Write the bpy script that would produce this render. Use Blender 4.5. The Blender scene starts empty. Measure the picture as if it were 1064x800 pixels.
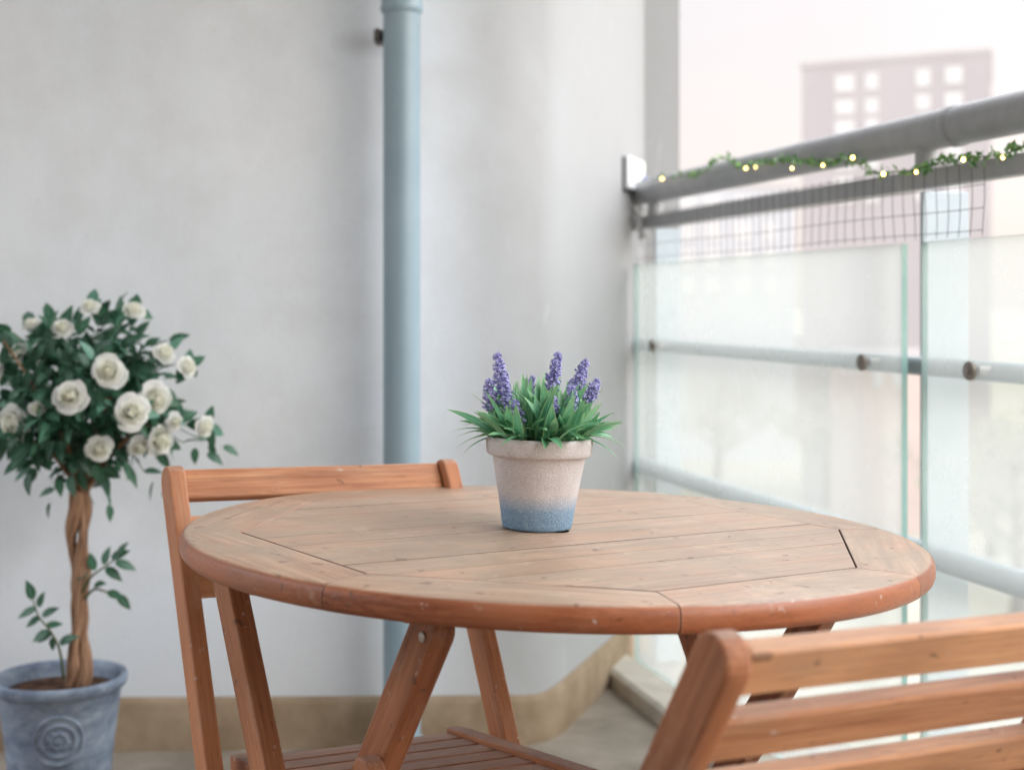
import bpy, math, random
import numpy as np
from mathutils import Vector, Matrix

rnd = random.Random(7)
scene = bpy.context.scene
col = scene.collection
Z0 = 1.0                                   # camera height above the balcony floor datum
F, HX, HY = 1497.0, 532.0, 316.0           # the lens, measured on the photograph

# ------------------------------------------------------------------ helpers
def V(*a): return Vector(a)

class MB:
    """collects shapes and links them as one mesh object"""
    def __init__(self):
        self.v = []; self.f = []; self.g = []; self.m = []; self.s = []; self.t = []
    def add(self, verts, faces, grain=None, mat=0, smooth=False, tint=0.5):
        o = len(self.v)
        self.v += [tuple(p) for p in verts]
        self.g += [tuple(p) for p in (grain if grain is not None else verts)]
        if isinstance(tint, (list, tuple)): self.t += list(tint)
        else: self.t += [tint] * len(verts)
        for i, f in enumerate(faces):
            self.f.append([o + k for k in f]); self.s.append(smooth)
            self.m.append(mat[i] if isinstance(mat, (list, tuple)) else mat)
    def box(self, c, L, W, H, X=(1, 0, 0), Y=(0, 1, 0), Z=(0, 0, 1), mat=0):
        """board: L along X (the grain), W along Y, H along Z"""
        c = Vector(c); X = Vector(X).normalized(); Y = Vector(Y).normalized(); Z = Vector(Z).normalized()
        off = V(rnd.uniform(0, 40), rnd.uniform(0, 40), rnd.uniform(0, 40))
        vs, gs = [], []
        for k in (-.5, .5):
            for j in (-.5, .5):
                for i in (-.5, .5):
                    vs.append(c + X * (i * L) + Y * (j * W) + Z * (k * H))
                    gs.append(V(i * L, j * W, k * H) + off)
        self.add(vs, [(0, 2, 3, 1), (4, 5, 7, 6), (0, 1, 5, 4), (2, 6, 7, 3), (0, 4, 6, 2), (1, 3, 7, 5)], gs, mat)
    def prism(self, poly, h0, h1, c=(0, 0, 0), X=(1, 0, 0), Y=(0, 1, 0), Z=(0, 0, 1), grain_along=0, mat=0, smooth=False, side=None):
        """polygon (counter-clockwise) in X,Y pushed from h0 to h1 along Z; grain runs along X or Y"""
        c = Vector(c); X = Vector(X).normalized(); Y = Vector(Y).normalized(); Z = Vector(Z).normalized()
        off = V(rnd.uniform(0, 40), rnd.uniform(0, 40), rnd.uniform(0, 40))
        n = len(poly); vs, gs = [], []
        for h in (h0, h1):
            for (x, y) in poly:
                vs.append(c + X * x + Y * y + Z * h)
                gs.append((V(x, y, h) if grain_along == 0 else V(y, x, h)) + off)
        fs = [tuple(range(n - 1, -1, -1)), tuple(range(n, 2 * n))]
        fs += [(i, (i + 1) % n, n + (i + 1) % n, n + i) for i in range(n)]
        self.add(vs, fs, gs, mat if side is None else [mat, mat] + [side] * n, smooth)
    def tube(self, pts, rad, n=10, mat=0, cap=True, smooth=True, tint=0.5):
        pts = [Vector(p) for p in pts]; m = len(pts)
        if not isinstance(rad, (list, tuple)): rad = [rad] * m
        T = [(pts[min(i + 1, m - 1)] - pts[max(i - 1, 0)]).normalized() for i in range(m)]
        ref = V(0, 0, 1) if abs(T[0].z) < .9 else V(1, 0, 0)
        N = (ref - T[0] * ref.dot(T[0])).normalized()
        vs, gs, fs = [], [], []
        s = 0; off = rnd.uniform(0, 30)
        for i in range(m):
            N = (N - T[i] * N.dot(T[i])).normalized(); B = T[i].cross(N)
            if i: s += (pts[i] - pts[i - 1]).length
            for k in range(n):
                a = 2 * math.pi * k / n
                vs.append(pts[i] + (N * math.cos(a) + B * math.sin(a)) * rad[i])
                gs.append((s + off, rad[i] * math.cos(a), rad[i] * math.sin(a)))
        for i in range(m - 1):
            for k in range(n):
                a, b = i * n + k, i * n + (k + 1) % n
                fs.append((a, b, b + n, a + n))
        if cap:
            fs.append(tuple(range(n - 1, -1, -1))); fs.append(tuple(range((m - 1) * n, m * n)))
        self.add(vs, fs, gs, mat, smooth, tint)
    def lathe(self, prof, n=48, c=(0, 0, 0), mat=0, smooth=True):
        c = Vector(c); vs, fs = [], []
        for (r, z) in prof:
            for k in range(n):
                a = 2 * math.pi * k / n
                vs.append(c + V(r * math.cos(a), r * math.sin(a), z))
        for i in range(len(prof) - 1):
            for k in range(n):
                a, b = i * n + k, i * n + (k + 1) % n
                fs.append((a, b, b + n, a + n))
        self.add(vs, fs, None, mat, smooth)
    def build(self, name, mats, parent=None, bevel=0, seg=2, sharp=None):
        me = bpy.data.meshes.new(name)
        me.from_pydata(self.v, [], self.f)
        for m in (mats if isinstance(mats, (list, tuple)) else [mats]): me.materials.append(m)
        me.polygons.foreach_set('material_index', self.m)
        me.polygons.foreach_set('use_smooth', self.s)
        at = me.attributes.new('grain', 'FLOAT_VECTOR', 'POINT')
        at.data.foreach_set('vector', [x for p in self.g for x in p])
        at = me.attributes.new('tint', 'FLOAT', 'POINT')
        at.data.foreach_set('value', self.t)
        me.update()
        if sharp: me.set_sharp_from_angle(angle=math.radians(sharp))
        o = bpy.data.objects.new(name, me); col.objects.link(o)
        if parent: o.parent = parent
        if bevel:
            b = o.modifiers.new('bevel', 'BEVEL'); b.width = bevel; b.segments = seg
            b.limit_method = 'ANGLE'; b.angle_limit = math.radians(40); b.harden_normals = False
        return o

def tag(o, label=None, cat=None, group=None, kind=None):
    if label: o['label'] = label
    if cat: o['category'] = cat
    if group: o['group'] = group
    if kind: o['kind'] = kind
    return o

def thing(name, label, cat, mat=None, loc=(0, 0, 0), group=None):
    o = bpy.data.objects.new(name, None); col.objects.link(o)
    o.empty_display_size = .1
    if mat is not None: o.matrix_world = mat
    else: o.location = loc
    return tag(o, label, cat, group)

# ------------------------------------------------------------------ materials
def new_mat(name):
    m = bpy.data.materials.new(name); m.use_nodes = True
    nt = m.node_tree; nt.nodes.clear()
    out = nt.nodes.new('ShaderNodeOutputMaterial')
    return m, nt, out
def nd(nt, typ, **kw):
    n = nt.nodes.new(typ)
    for k, v in kw.items():
        if k.startswith('i_'):
            key = k[2:]
            n.inputs[int(key) if key.isdigit() else key.replace('_', ' ')].default_value = v
        else: setattr(n, k, v)
    return n
def c4(c): return (c[0], c[1], c[2], 1)
def mixc(nt, fac, a, b, mode='MIX'):
    n = nd(nt, 'ShaderNodeMix', data_type='RGBA', blend_type=mode)
    for sock, val in ((0, fac), (6, a), (7, b)):
        if hasattr(val, 'links'): nt.links.new(val, n.inputs[sock])
        else: n.inputs[sock].default_value = c4(val) if sock else val
    return n.outputs[2]
def ramp(nt, fac, p0, p1, v0=0., v1=1.):
    n = nd(nt, 'ShaderNodeMapRange', i_1=p0, i_2=p1, i_3=v0, i_4=v1); n.clamp = True
    nt.links.new(fac, n.inputs[0]); return n.outputs[0]
def math_n(nt, op, a, b=0.):
    n = nd(nt, 'ShaderNodeMath', operation=op)
    for i, val in ((0, a), (1, b)):
        if hasattr(val, 'links'): nt.links.new(val, n.inputs[i])
        else: n.inputs[i].default_value = val
    return n.outputs[0]
def noise(nt, vec, scale, detail=4, rough=.55, dist=0., vscale=None):
    if vscale is not None:
        mp = nd(nt, 'ShaderNodeMapping'); mp.inputs['Scale'].default_value = vscale
        nt.links.new(vec, mp.inputs[0]); vec = mp.outputs[0]
    n = nd(nt, 'ShaderNodeTexNoise'); n.inputs['Scale'].default_value = scale
    n.inputs['Detail'].default_value = detail; n.inputs['Roughness'].default_value = rough
    n.inputs['Distortion'].default_value = dist
    nt.links.new(vec, n.inputs['Vector']); return n.outputs[0]
def principled(nt, out, color, rough=.6, spec=.5, bump=None, bstr=.2, bdist=.002, metal=0., **kw):
    p = nd(nt, 'ShaderNodeBsdfPrincipled')
    if hasattr(color, 'links'): nt.links.new(color, p.inputs['Base Color'])
    else: p.inputs['Base Color'].default_value = c4(color)
    if hasattr(rough, 'links'): nt.links.new(rough, p.inputs['Roughness'])
    else: p.inputs['Roughness'].default_value = rough
    p.inputs['Specular IOR Level'].default_value = spec
    p.inputs['Metallic'].default_value = metal
    for k, v in kw.items(): p.inputs[k.replace('_', ' ')].default_value = v
    if bump is not None:
        b = nd(nt, 'ShaderNodeBump'); b.inputs['Strength'].default_value = bstr; b.inputs['Distance'].default_value = bdist
        nt.links.new(bump, b.inputs['Height']); nt.links.new(b.outputs[0], p.inputs['Normal'])
    if out is not None: nt.links.new(p.outputs[0], out.inputs[0])
    return p
def coord(nt, kind='Object'): return nd(nt, 'ShaderNodeTexCoord').outputs[kind]
def attr(nt, name, sock):
    return nd(nt, 'ShaderNodeAttribute', attribute_name=name).outputs[sock]

def simple(name, col_a, col_b, scale, rough, spec=.4, bscale=None, bstr=.2, bdist=.002, metal=0., lo=.35, hi=.65, **kw):
    m, nt, out = new_mat(name); g = coord(nt)
    n1 = noise(nt, g, scale, 5, .6, .2)
    c = mixc(nt, ramp(nt, n1, lo, hi), col_a, col_b)
    b = noise(nt, g, bscale, 4, .6) if bscale else None
    principled(nt, out, c, rough, spec, b, bstr, bdist, metal, **kw)
    return m

def wood(name, dark, mid, light, wea, weather, rough=.55, spec=.28, pale=.30):
    m, nt, out = new_mat(name)
    g = attr(nt, 'grain', 'Vector')
    fine = noise(nt, g, 1., 7, .62, .25, (7., 190., 190.))
    broad = noise(nt, g, 1., 3, .5, .6, (1.8, 26., 26.))
    tone = noise(nt, g, .55, 1, .5)
    c = mixc(nt, ramp(nt, broad, .3, .7), dark, mid)
    c = mixc(nt, math_n(nt, 'MULTIPLY', ramp(nt, fine, .38, .72), .75), c, light)
    c = mixc(nt, ramp(nt, tone, .40, .60, 0., .55), c, tuple(x * 1.25 for x in light))
    c = mixc(nt, ramp(nt, noise(nt, g, 3.1, 2, .5, .5), .5, .68, 0., .55), c, tuple(x * .8 for x in dark))
    pore = ramp(nt, noise(nt, g, 1., 3, .6, .1, (22., 520., 520.)), .60, .70, 0., .55)
    c = mixc(nt, pore, c, tuple(x * .45 for x in dark))
    # scuffs and pale knocks in the varnish
    sc = ramp(nt, noise(nt, g, 46., 3, .55), .67, .75, 0., .32)
    c = mixc(nt, sc, c, (.50, .36, .26))
    wv_ = coord(nt)
    stain = noise(nt, wv_, 9., 5, .62, .6, (1., 1., .2)); stain2 = noise(nt, wv_, 26., 4, .65, .3, (1., 1., .2))
    # sun-bleached where the surface faces up
    geo = nd(nt, 'ShaderNodeNewGeometry')
    sep = nd(nt, 'ShaderNodeSeparateXYZ'); nt.links.new(geo.outputs['Normal'], sep.inputs[0])
    up = ramp(nt, sep.outputs[2], .74, .93)
    blot = ramp(nt, noise(nt, g, 9., 4, .6, .2, (.6, 1.5, 1.5)), .2, .55, .68, 1.)
    blot = math_n(nt, 'MULTIPLY', blot, ramp(nt, stain, .36, .56, .74, 1.))
    wf = math_n(nt, 'MULTIPLY', math_n(nt, 'MULTIPLY', up, blot), weather)
    wcol = mixc(nt, ramp(nt, fine, .34, .66), tuple(x * .48 for x in wea), tuple(x * 1.32 for x in wea))
    wcol = mixc(nt, ramp(nt, broad, .35, .7, 0., .55), wcol, (wea[0] * 1.12, wea[1] * .95, wea[2] * .84))
    wcol = mixc(nt, math_n(nt, 'MULTIPLY', pore, .8), wcol, tuple(x * .45 for x in wea))
    wcol = mixc(nt, ramp(nt, stain, .40, .62, 0., .75), wcol, (wea[0] * .66, wea[1] * .60, wea[2] * .56))
    wcol = mixc(nt, ramp(nt, stain2, .58, .72, 0., .45), wcol, (wea[0] * 1.25, wea[1] * 1.27, wea[2] * 1.28))
    wcol = mixc(nt, ramp(nt, noise(nt, g, 1., 2, .5, .2, (60., 260., 260.)), .66, .74, 0., .5), wcol, tuple(x * .4 for x in wea))
    c = mixc(nt, wf, c, wcol)
    fade = ramp(nt, noise(nt, g, 11., 4, .6, .5, (.7, 2.2, 2.2)), .54, .70, 0., pale)
    c = mixc(nt, fade, c, (.47, .30, .20))
    # varnish rubbed off along the edges, with small knocks
    bv = nd(nt, 'ShaderNodeBevel'); bv.samples = 4; bv.inputs[0].default_value = .0045
    vd = nd(nt, 'ShaderNodeVectorMath', operation='DOT_PRODUCT'); nt.links.new(bv.outputs[0], vd.inputs[0]); nt.links.new(geo.outputs['Normal'], vd.inputs[1])
    wear = math_n(nt, 'MULTIPLY', ramp(nt, vd.outputs['Value'], .985, .86, 0., 1.), ramp(nt, noise(nt, wv_, 34., 4, .65, .3), .42, .62, .0, .62))
    c = mixc(nt, wear, c, (.53, .40, .33))
    knock = ramp(nt, noise(nt, wv_, 62., 3, .6, .2), .685, .73, 0., .65)
    c = mixc(nt, knock, c, (.56, .46, .41))
    dent = ramp(nt, noise(nt, wv_, 48., 2, .5, .3), .27, .31, .60, 0.)
    c = mixc(nt, dent, c, (.12, .06, .04))
    r = ramp(nt, fine, .3, .7, rough - .08, rough + .12)
    principled(nt, out, c, r, spec, fine, .35, .0012)
    return m

M = {}
M['wood'] = wood('oiled_wood', (.125, .036, .017), (.33, .115, .050), (.50, .215, .10), (.40, .29, .235), .8)
M['wood_top'] = wood('weathered_wood', (.135, .032, .013), (.30, .086, .032), (.44, .150, .060), (.52, .40, .297), 1.0, .42, .5, .10)
M['wood_slat'] = wood('lit_oiled_wood', (.25, .085, .040), (.54, .225, .105), (.68, .36, .19), (.44, .33, .27), .8)  # oiled wood lightened for the back slats, their stronger light put into colour

M['seam'] = simple('seam_dirt', (.07, .042, .028), (.15, .09, .06), 40., .9, .1)

def plaster():
    m, nt, out = new_mat('painted_plaster')
    g = coord(nt)
    big = noise(nt, g, 1.5, 4, .55, .3); mid = noise(nt, g, 7., 5, .6); fin = noise(nt, g, 150., 4, .65)
    c = mixc(nt, ramp(nt, big, .32, .68), (.69, .735, .80), (.75, .78, .82))
    c = mixc(nt, ramp(nt, mid, .40, .72, 0., .42), c, (.57, .585, .61))
    st = ramp(nt, noise(nt, g, 1., 3, .6, .0, (9., 9., .8)), .55, .78, 0., .10)   # faint rain streaks
    c = mixc(nt, st, c, (.50, .50, .50))
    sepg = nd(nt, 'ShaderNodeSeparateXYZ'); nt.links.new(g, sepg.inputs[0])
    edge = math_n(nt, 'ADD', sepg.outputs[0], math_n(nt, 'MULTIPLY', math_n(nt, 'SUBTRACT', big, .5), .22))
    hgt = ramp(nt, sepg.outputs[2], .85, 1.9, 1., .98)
    turn_shade = math_n(nt, 'ADD', ramp(nt, edge, -.20, .06, 0., .84), ramp(nt, edge, .08, .34, 0., .16))  # shade painted past the wall's turn, countering the strong light there
    c = mixc(nt, math_n(nt, 'MULTIPLY', turn_shade, hgt), c, (.295, .295, .297))
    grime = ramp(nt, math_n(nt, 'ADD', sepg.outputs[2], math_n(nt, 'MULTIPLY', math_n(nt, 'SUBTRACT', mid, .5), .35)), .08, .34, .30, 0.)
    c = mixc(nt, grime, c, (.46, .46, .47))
    fleck = ramp(nt, noise(nt, g, 52., 4, .7, .4), .63, .72, 0., .30)
    c = mixc(nt, fleck, c, (.48, .49, .50))
    scr = ramp(nt, noise(nt, g, 1., 4, .6, .8, (26., 26., 4.)), .66, .73, 0., .22)
    c = mixc(nt, scr, c, (.82, .83, .84))
    # soft shadow beside the pipe clip, painted into the plaster colour
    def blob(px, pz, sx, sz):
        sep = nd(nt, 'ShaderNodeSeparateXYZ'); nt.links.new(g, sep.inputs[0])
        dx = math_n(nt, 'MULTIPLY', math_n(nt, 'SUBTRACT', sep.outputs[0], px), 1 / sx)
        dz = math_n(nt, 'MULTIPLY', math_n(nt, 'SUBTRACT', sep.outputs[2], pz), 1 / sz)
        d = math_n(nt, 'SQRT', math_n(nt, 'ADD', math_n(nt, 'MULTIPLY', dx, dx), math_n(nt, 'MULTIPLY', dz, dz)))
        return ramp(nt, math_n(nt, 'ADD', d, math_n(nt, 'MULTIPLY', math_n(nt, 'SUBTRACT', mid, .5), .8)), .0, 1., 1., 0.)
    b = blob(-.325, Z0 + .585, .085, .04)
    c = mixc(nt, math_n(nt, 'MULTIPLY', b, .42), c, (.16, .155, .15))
    b2 = blob(-.15, Z0 + .52, .10, .04)
    c = mixc(nt, math_n(nt, 'MULTIPLY', b2, .14), c, (.3, .28, .26))
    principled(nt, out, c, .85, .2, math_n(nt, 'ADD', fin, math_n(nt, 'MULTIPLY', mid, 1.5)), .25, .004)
    return m
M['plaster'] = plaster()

M['skirting'] = simple('sealed_upstand', (.23, .165, .105), (.33, .25, .175), 9., .8, .2, 60., .3, .003)
M['floor'] = simple('balcony_screed', (.20, .168, .135), (.31, .265, .22), 6., .85, .2, 90., .35, .003)
M['kerb'] = simple('kerb_concrete', (.42, .38, .33), (.56, .52, .46), 8., .85, .2, 90., .35, .003)
M['pipe'] = simple('blue_grey_pipe', (.235, .325, .385), (.275, .365, .425), 5., .38, .5)
M['clip'] = simple('dirty_steel', (.07, .065, .06), (.16, .14, .12), 30., .6, .4)
M['galv'] = simple('painted_grey_steel', (.29, .295, .305), (.36, .365, .375), 9., .5, .4, 120., .1, .001)
M['galv_pale'] = simple('pale_blue_grey_steel', (.20, .25, .265), (.27, .32, .335), 7., .45, .45)
M['post'] = simple('light_steel_post', (.33, .385, .42), (.40, .455, .49), 7., .5, .4)
M['disc'] = simple('stainless_disc', (.20, .175, .15), (.32, .28, .25), 40., .5, .5, None, .2, .001, .4)
M['wire'] = simple('netting_wire', (.10, .09, .10), (.16, .14, .15), 30., .6)
M['house'] = simple('shade_wall_brown', (.22, .19, .17), (.32, .28, .25), 14., .9, .2)
M['plate'] = simple('white_plate', (.66, .67, .68), (.74, .75, .76), 12., .5)
M['dark_edge'] = simple('plate_shadow_dark', (.10, .10, .11), (.16, .16, .16), 12., .7)
M['soil'] = simple('potting_soil', (.045, .026, .017), (.16, .09, .06), 35., .95, .1, 110., 1., .01)
M['bolt'] = simple('bolt_steel', (.32, .28, .24), (.44, .40, .36), 60., .45, .5, None, .2, .001, .6)

def zinc_pot():
    m, nt, out = new_mat('washed_blue_pot'); g = coord(nt)
    n1 = noise(nt, g, 9., 5, .6, .5, (1., 1., 2.2)); n2 = noise(nt, g, 60., 3, .6)
    c = mixc(nt, ramp(nt, n1, .36, .64), (.095, .125, .185), (.255, .31, .39))
    c = mixc(nt, ramp(nt, n2, .5, .75, 0., .35), c, (.42, .47, .54))
    principled(nt, out, c, .62, .35, n2, .3, .002)
    return m
M['zinc'] = zinc_pot()

def terracotta():
    m, nt, out = new_mat('dipped_clay_pot'); g = coord(nt)
    sep = nd(nt, 'ShaderNodeSeparateXYZ'); nt.links.new(g, sep.inputs[0])
    n1 = noise(nt, g, 38., 5, .7); sp = noise(nt, g, 420., 3, .7); big = noise(nt, g, 16., 4, .6, .4)
    c = mixc(nt, ramp(nt, big, .34, .68), (.53, .475, .465), (.64, .60, .60))
    c = mixc(nt, ramp(nt, sp, .46, .68, 0., .5), c, (.74, .71, .71))
    c = mixc(nt, ramp(nt, noise(nt, g, 30., 3, .6), .66, .74, 0., .5), c, (.42, .30, .27))
    zz = math_n(nt, 'ADD', sep.outputs[2], math_n(nt, 'MULTIPLY', math_n(nt, 'SUBTRACT', n1, .5), .011))
    blue = mixc(nt, ramp(nt, sp, .42, .66), (.15, .265, .40), (.31, .435, .56))
    blue = mixc(nt, ramp(nt, zz, .0, .034, .0, .35), blue, (.36, .46, .56))
    c = mixc(nt, ramp(nt, zz, .024, .046, 1., 0.), c, blue)
    principled(nt, out, c, .92, .15, math_n(nt, 'ADD', sp, math_n(nt, 'MULTIPLY', n1, 1.2)), .75, .0016)
    return m
M['clay'] = terracotta()

def leaf_mat(name, a, b, c_, edge=None, rough=.42):
    m, nt, out = new_mat(name)
    t = attr(nt, 'tint', 'Fac')
    g = attr(nt, 'grain', 'Vector')
    c = mixc(nt, ramp(nt, t, 0., .55), a, b)
    c = mixc(nt, ramp(nt, t, .7, 1.), c, c_)
    sep = nd(nt, 'ShaderNodeSeparateXYZ'); nt.links.new(g, sep.inputs[0])
    ax = math_n(nt, 'ABSOLUTE', sep.outputs[0])
    rib = ramp(nt, ax, .0, .12, .35, 0.)
    c = mixc(nt, rib, c, tuple(min(1, x * 1.8 + .02) for x in c_))
    if edge:
        c = mixc(nt, ramp(nt, ax, .72, .92, 0., .8), c, edge)
        tip = ramp(nt, sep.outputs[1], .72, 1., 0., .55)
        c = mixc(nt, tip, c, edge)
    p = principled(nt, None, c, rough, .45)
    tr = nd(nt, 'ShaderNodeBsdfTranslucent'); nt.links.new(c, tr.inputs[0])
    mx = nd(nt, 'ShaderNodeMixShader'); mx.inputs[0].default_value = .22
    nt.links.new(p.outputs[0], mx.inputs[1]); nt.links.new(tr.outputs[0], mx.inputs[2]); nt.links.new(mx.outputs[0], out.inputs[0])
    return m
M['rose_leaf'] = leaf_mat('rose_leaves', (.018, .066, .036), (.045, .135, .075), (.13, .29, .22))
M['lav_leaf'] = leaf_mat('lavender_leaves', (.05, .23, .125), (.15, .45, .25), (.36, .62, .40), (.36, .56, .26), .5)
M['ivy_leaf'] = leaf_mat('garland_leaves', (.06, .17, .05), (.14, .30, .09), (.26, .42, .14))

def petal_mat(name, a, b, transl=.3):
    m, nt, out = new_mat(name); t = attr(nt, 'tint', 'Fac')
    c = mixc(nt, t, a, b)
    p = principled(nt, None, c, .6, .25)
    tr = nd(nt, 'ShaderNodeBsdfTranslucent'); nt.links.new(c, tr.inputs[0])
    mx = nd(nt, 'ShaderNodeMixShader'); mx.inputs[0].default_value = transl
    nt.links.new(p.outputs[0], mx.inputs[1]); nt.links.new(tr.outputs[0], mx.inputs[2]); nt.links.new(mx.outputs[0], out.inputs[0])
    return m
M['rose'] = petal_mat('rose_petals', (.82, .82, .52), (.96, .96, .945), .48)
M['floret'] = petal_mat('lavender_florets', (.29, .27, .60), (.68, .66, .97), .25)
def bark():
    m, nt, out = new_mat('twisted_bark'); g = attr(nt, 'grain', 'Vector')
    n = noise(nt, g, 1., 5, .6, .4, (14., 120., 120.))
    c = mixc(nt, ramp(nt, n, .32, .68), (.13, .062, .035), (.42, .25, .155))
    principled(nt, out, c, .75, .25, n, .7, .004); return m
M['bark'] = bark()
M['twig'] = simple('green_twig', (.05, .075, .03), (.10, .10, .045), 40., .7)

def glass():
    m, nt, out = new_mat('hazy_safety_glass'); g = coord(nt)
    dirt = noise(nt, g, 3.2, 5, .6, .3)
    tr = nd(nt, 'ShaderNodeBsdfTransparent'); tr.inputs[0].default_value = (.925, .945, .932, 1)
    df = nd(nt, 'ShaderNodeBsdfDiffuse'); df.inputs[0].default_value = (.72, .74, .735, 1)
    tl = nd(nt, 'ShaderNodeBsdfTranslucent'); tl.inputs[0].default_value = (.62, .64, .635, 1)
    gl = nd(nt, 'ShaderNodeBsdfGlossy'); gl.inputs['Roughness'].default_value = .03
    mt = nd(nt, 'ShaderNodeMixShader'); mt.inputs[0].default_value = .75
    nt.links.new(df.outputs[0], mt.inputs[1]); nt.links.new(tl.outputs[0], mt.inputs[2])
    m1 = nd(nt, 'ShaderNodeMixShader'); nt.links.new(ramp(nt, dirt, .3, .7, .29, .36), m1.inputs[0])
    nt.links.new(tr.outputs[0], m1.inputs[1]); nt.links.new(mt.outputs[0], m1.inputs[2])
    fr0 = nd(nt, 'ShaderNodeFresnel'); fr0.inputs[0].default_value = 1.25
    bf = nd(nt, 'ShaderNodeNewGeometry').outputs['Backfacing']
    fr = nd(nt, 'ShaderNodeMath', operation='MULTIPLY'); nt.links.new(fr0.outputs[0], fr.inputs[0])
    nt.links.new(math_n(nt, 'SUBTRACT', 1., bf), fr.inputs[1])
    m2 = nd(nt, 'ShaderNodeMixShader'); nt.links.new(fr.outputs[0], m2.inputs[0])
    nt.links.new(m1.outputs[0], m2.inputs[1]); nt.links.new(gl.outputs[0], m2.inputs[2])
    nt.links.new(m2.outputs[0], out.inputs[0])
    return m
M['glass'] = glass()
M['glass_edge'] = simple('green_glass_edge', (.17, .31, .29), (.25, .40, .37), 6., .25, .5)

def emis(name, c, s):
    m, nt, out = new_mat(name)
    e = nd(nt, 'ShaderNodeEmission'); e.inputs[0].default_value = c4(c); e.inputs[1].default_value = s
    nt.links.new(e.outputs[0], out.inputs[0]); return m
M['bulb'] = emis('warm_bulb', (1., .70, .24), 10.)

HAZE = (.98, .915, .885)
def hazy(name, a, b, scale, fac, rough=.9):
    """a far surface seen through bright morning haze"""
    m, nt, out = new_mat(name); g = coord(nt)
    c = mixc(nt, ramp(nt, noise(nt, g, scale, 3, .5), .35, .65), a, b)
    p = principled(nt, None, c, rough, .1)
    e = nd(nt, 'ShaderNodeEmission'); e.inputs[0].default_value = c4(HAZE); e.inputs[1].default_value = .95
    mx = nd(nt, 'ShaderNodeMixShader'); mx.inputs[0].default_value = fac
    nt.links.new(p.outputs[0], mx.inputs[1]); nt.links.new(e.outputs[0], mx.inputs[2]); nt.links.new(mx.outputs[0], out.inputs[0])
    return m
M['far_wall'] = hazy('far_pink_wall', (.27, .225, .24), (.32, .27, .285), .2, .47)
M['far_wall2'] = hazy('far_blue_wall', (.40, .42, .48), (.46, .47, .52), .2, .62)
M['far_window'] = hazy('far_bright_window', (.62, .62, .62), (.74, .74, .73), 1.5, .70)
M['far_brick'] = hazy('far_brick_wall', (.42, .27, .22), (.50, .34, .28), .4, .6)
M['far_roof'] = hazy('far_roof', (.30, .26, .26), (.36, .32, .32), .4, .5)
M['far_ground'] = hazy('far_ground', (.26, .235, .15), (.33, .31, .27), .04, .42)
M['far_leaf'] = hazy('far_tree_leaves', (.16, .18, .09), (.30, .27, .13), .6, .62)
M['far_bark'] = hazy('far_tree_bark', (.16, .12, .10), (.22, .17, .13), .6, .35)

# ------------------------------------------------------------------ camera
cam_d = bpy.data.cameras.new('camera'); cam = bpy.data.objects.new('camera', cam_d); col.objects.link(cam)
cam.location = (0, 0, Z0); cam.rotation_euler = (math.pi / 2, 0, 0)
cam_d.sensor_width = 36; cam_d.lens = F / 1064 * 36
cam_d.shift_y = -(400 - HY) / 1064
cam_d.clip_start = .05; cam_d.clip_end = 3000
cam_d.dof.use_dof = True; cam_d.dof.focus_distance = 1.70; cam_d.dof.aperture_fstop = 4.0
cam_d.dof.aperture_blades = 9
scene.camera = cam

# the balcony floor: a plane with a slight drainage fall towards the railing
TC = V(.0528, 1.7719, Z0 - .2784); TA, TB = -.0316, -.005
TH = .72
n_up = V(-TA, -TB, 1).normalized()
def floor_z(x, y): return (TC.z - TH * n_up.z) + TA * (x - (TC.x - TH * n_up.x)) + TB * (y - (TC.y - TH * n_up.y))
def stand(x, y, yaw):
    """matrix of a thing standing on the sloping floor"""
    X = V(math.cos(yaw), math.sin(yaw), 0); X.z = TA * X.x + TB * X.y; X.normalize()
    Y = n_up.cross(X)
    m = Matrix((X, Y, n_up)).transposed().to_4x4()
    m.translation = V(x, y, floor_z(x, y)); return m
def px(x, y, Y): return V((x - HX) / F * Y, Y, Z0 - (y - HY) / F * Y)   # used once, to take positions off the photograph

# ------------------------------------------------------------------ world and sun
w = bpy.data.worlds.new('World'); scene.world = w; w.use_nodes = True
nt = w.node_tree; nt.nodes.clear()
out = nt.nodes.new('ShaderNodeOutputWorld')
SUN_EL, SUN_AZ = math.radians(23), math.radians(125)      # azimuth from +Y towards +X
sky = nd(nt, 'ShaderNodeTexSky', sky_type='NISHITA'); sky.sun_disc = False
sky.sun_elevation = SUN_EL; sky.sun_rotation = SUN_AZ
bg1 = nd(nt, 'ShaderNodeBackground'); bg1.inputs[1].default_value = .05; sky.dust_density = 3.
nt.links.new(sky.outputs[0], bg1.inputs[0])
tc = nd(nt, 'ShaderNodeTexCoord'); sep = nd(nt, 'ShaderNodeSeparateXYZ'); nt.links.new(tc.outputs['Generated'], sep.inputs[0])
cl = noise(nt, tc.outputs['Generated'], 2.2, 4, .5, .2)
grad = ramp(nt, sep.outputs[2], .0, .9)
fwd = ramp(nt, sep.outputs[1], .0, .8)
low = mixc(nt, fwd, (.93, .97, 1.02), (1.05, .91, .85))
cA = mixc(nt, grad, low, (.95, .99, 1.06))
bg2 = nd(nt, 'ShaderNodeBackground'); nt.links.new(cA, bg2.inputs[0])
st = math_n(nt, 'ADD', math_n(nt, 'ADD', ramp(nt, sep.outputs[2], .23, .7, .85, 5.5), ramp(nt, sep.outputs[0], .1, .9, 0., .35)), math_n(nt, 'MULTIPLY', math_n(nt, 'SUBTRACT', cl, .5), .12))
nt.links.new(st, bg2.inputs[1])
ad = nd(nt, 'ShaderNodeAddShader'); nt.links.new(bg1.outputs[0], ad.inputs[0]); nt.links.new(bg2.outputs[0], ad.inputs[1])
nt.links.new(ad.outputs[0], out.inputs[0])

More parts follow.
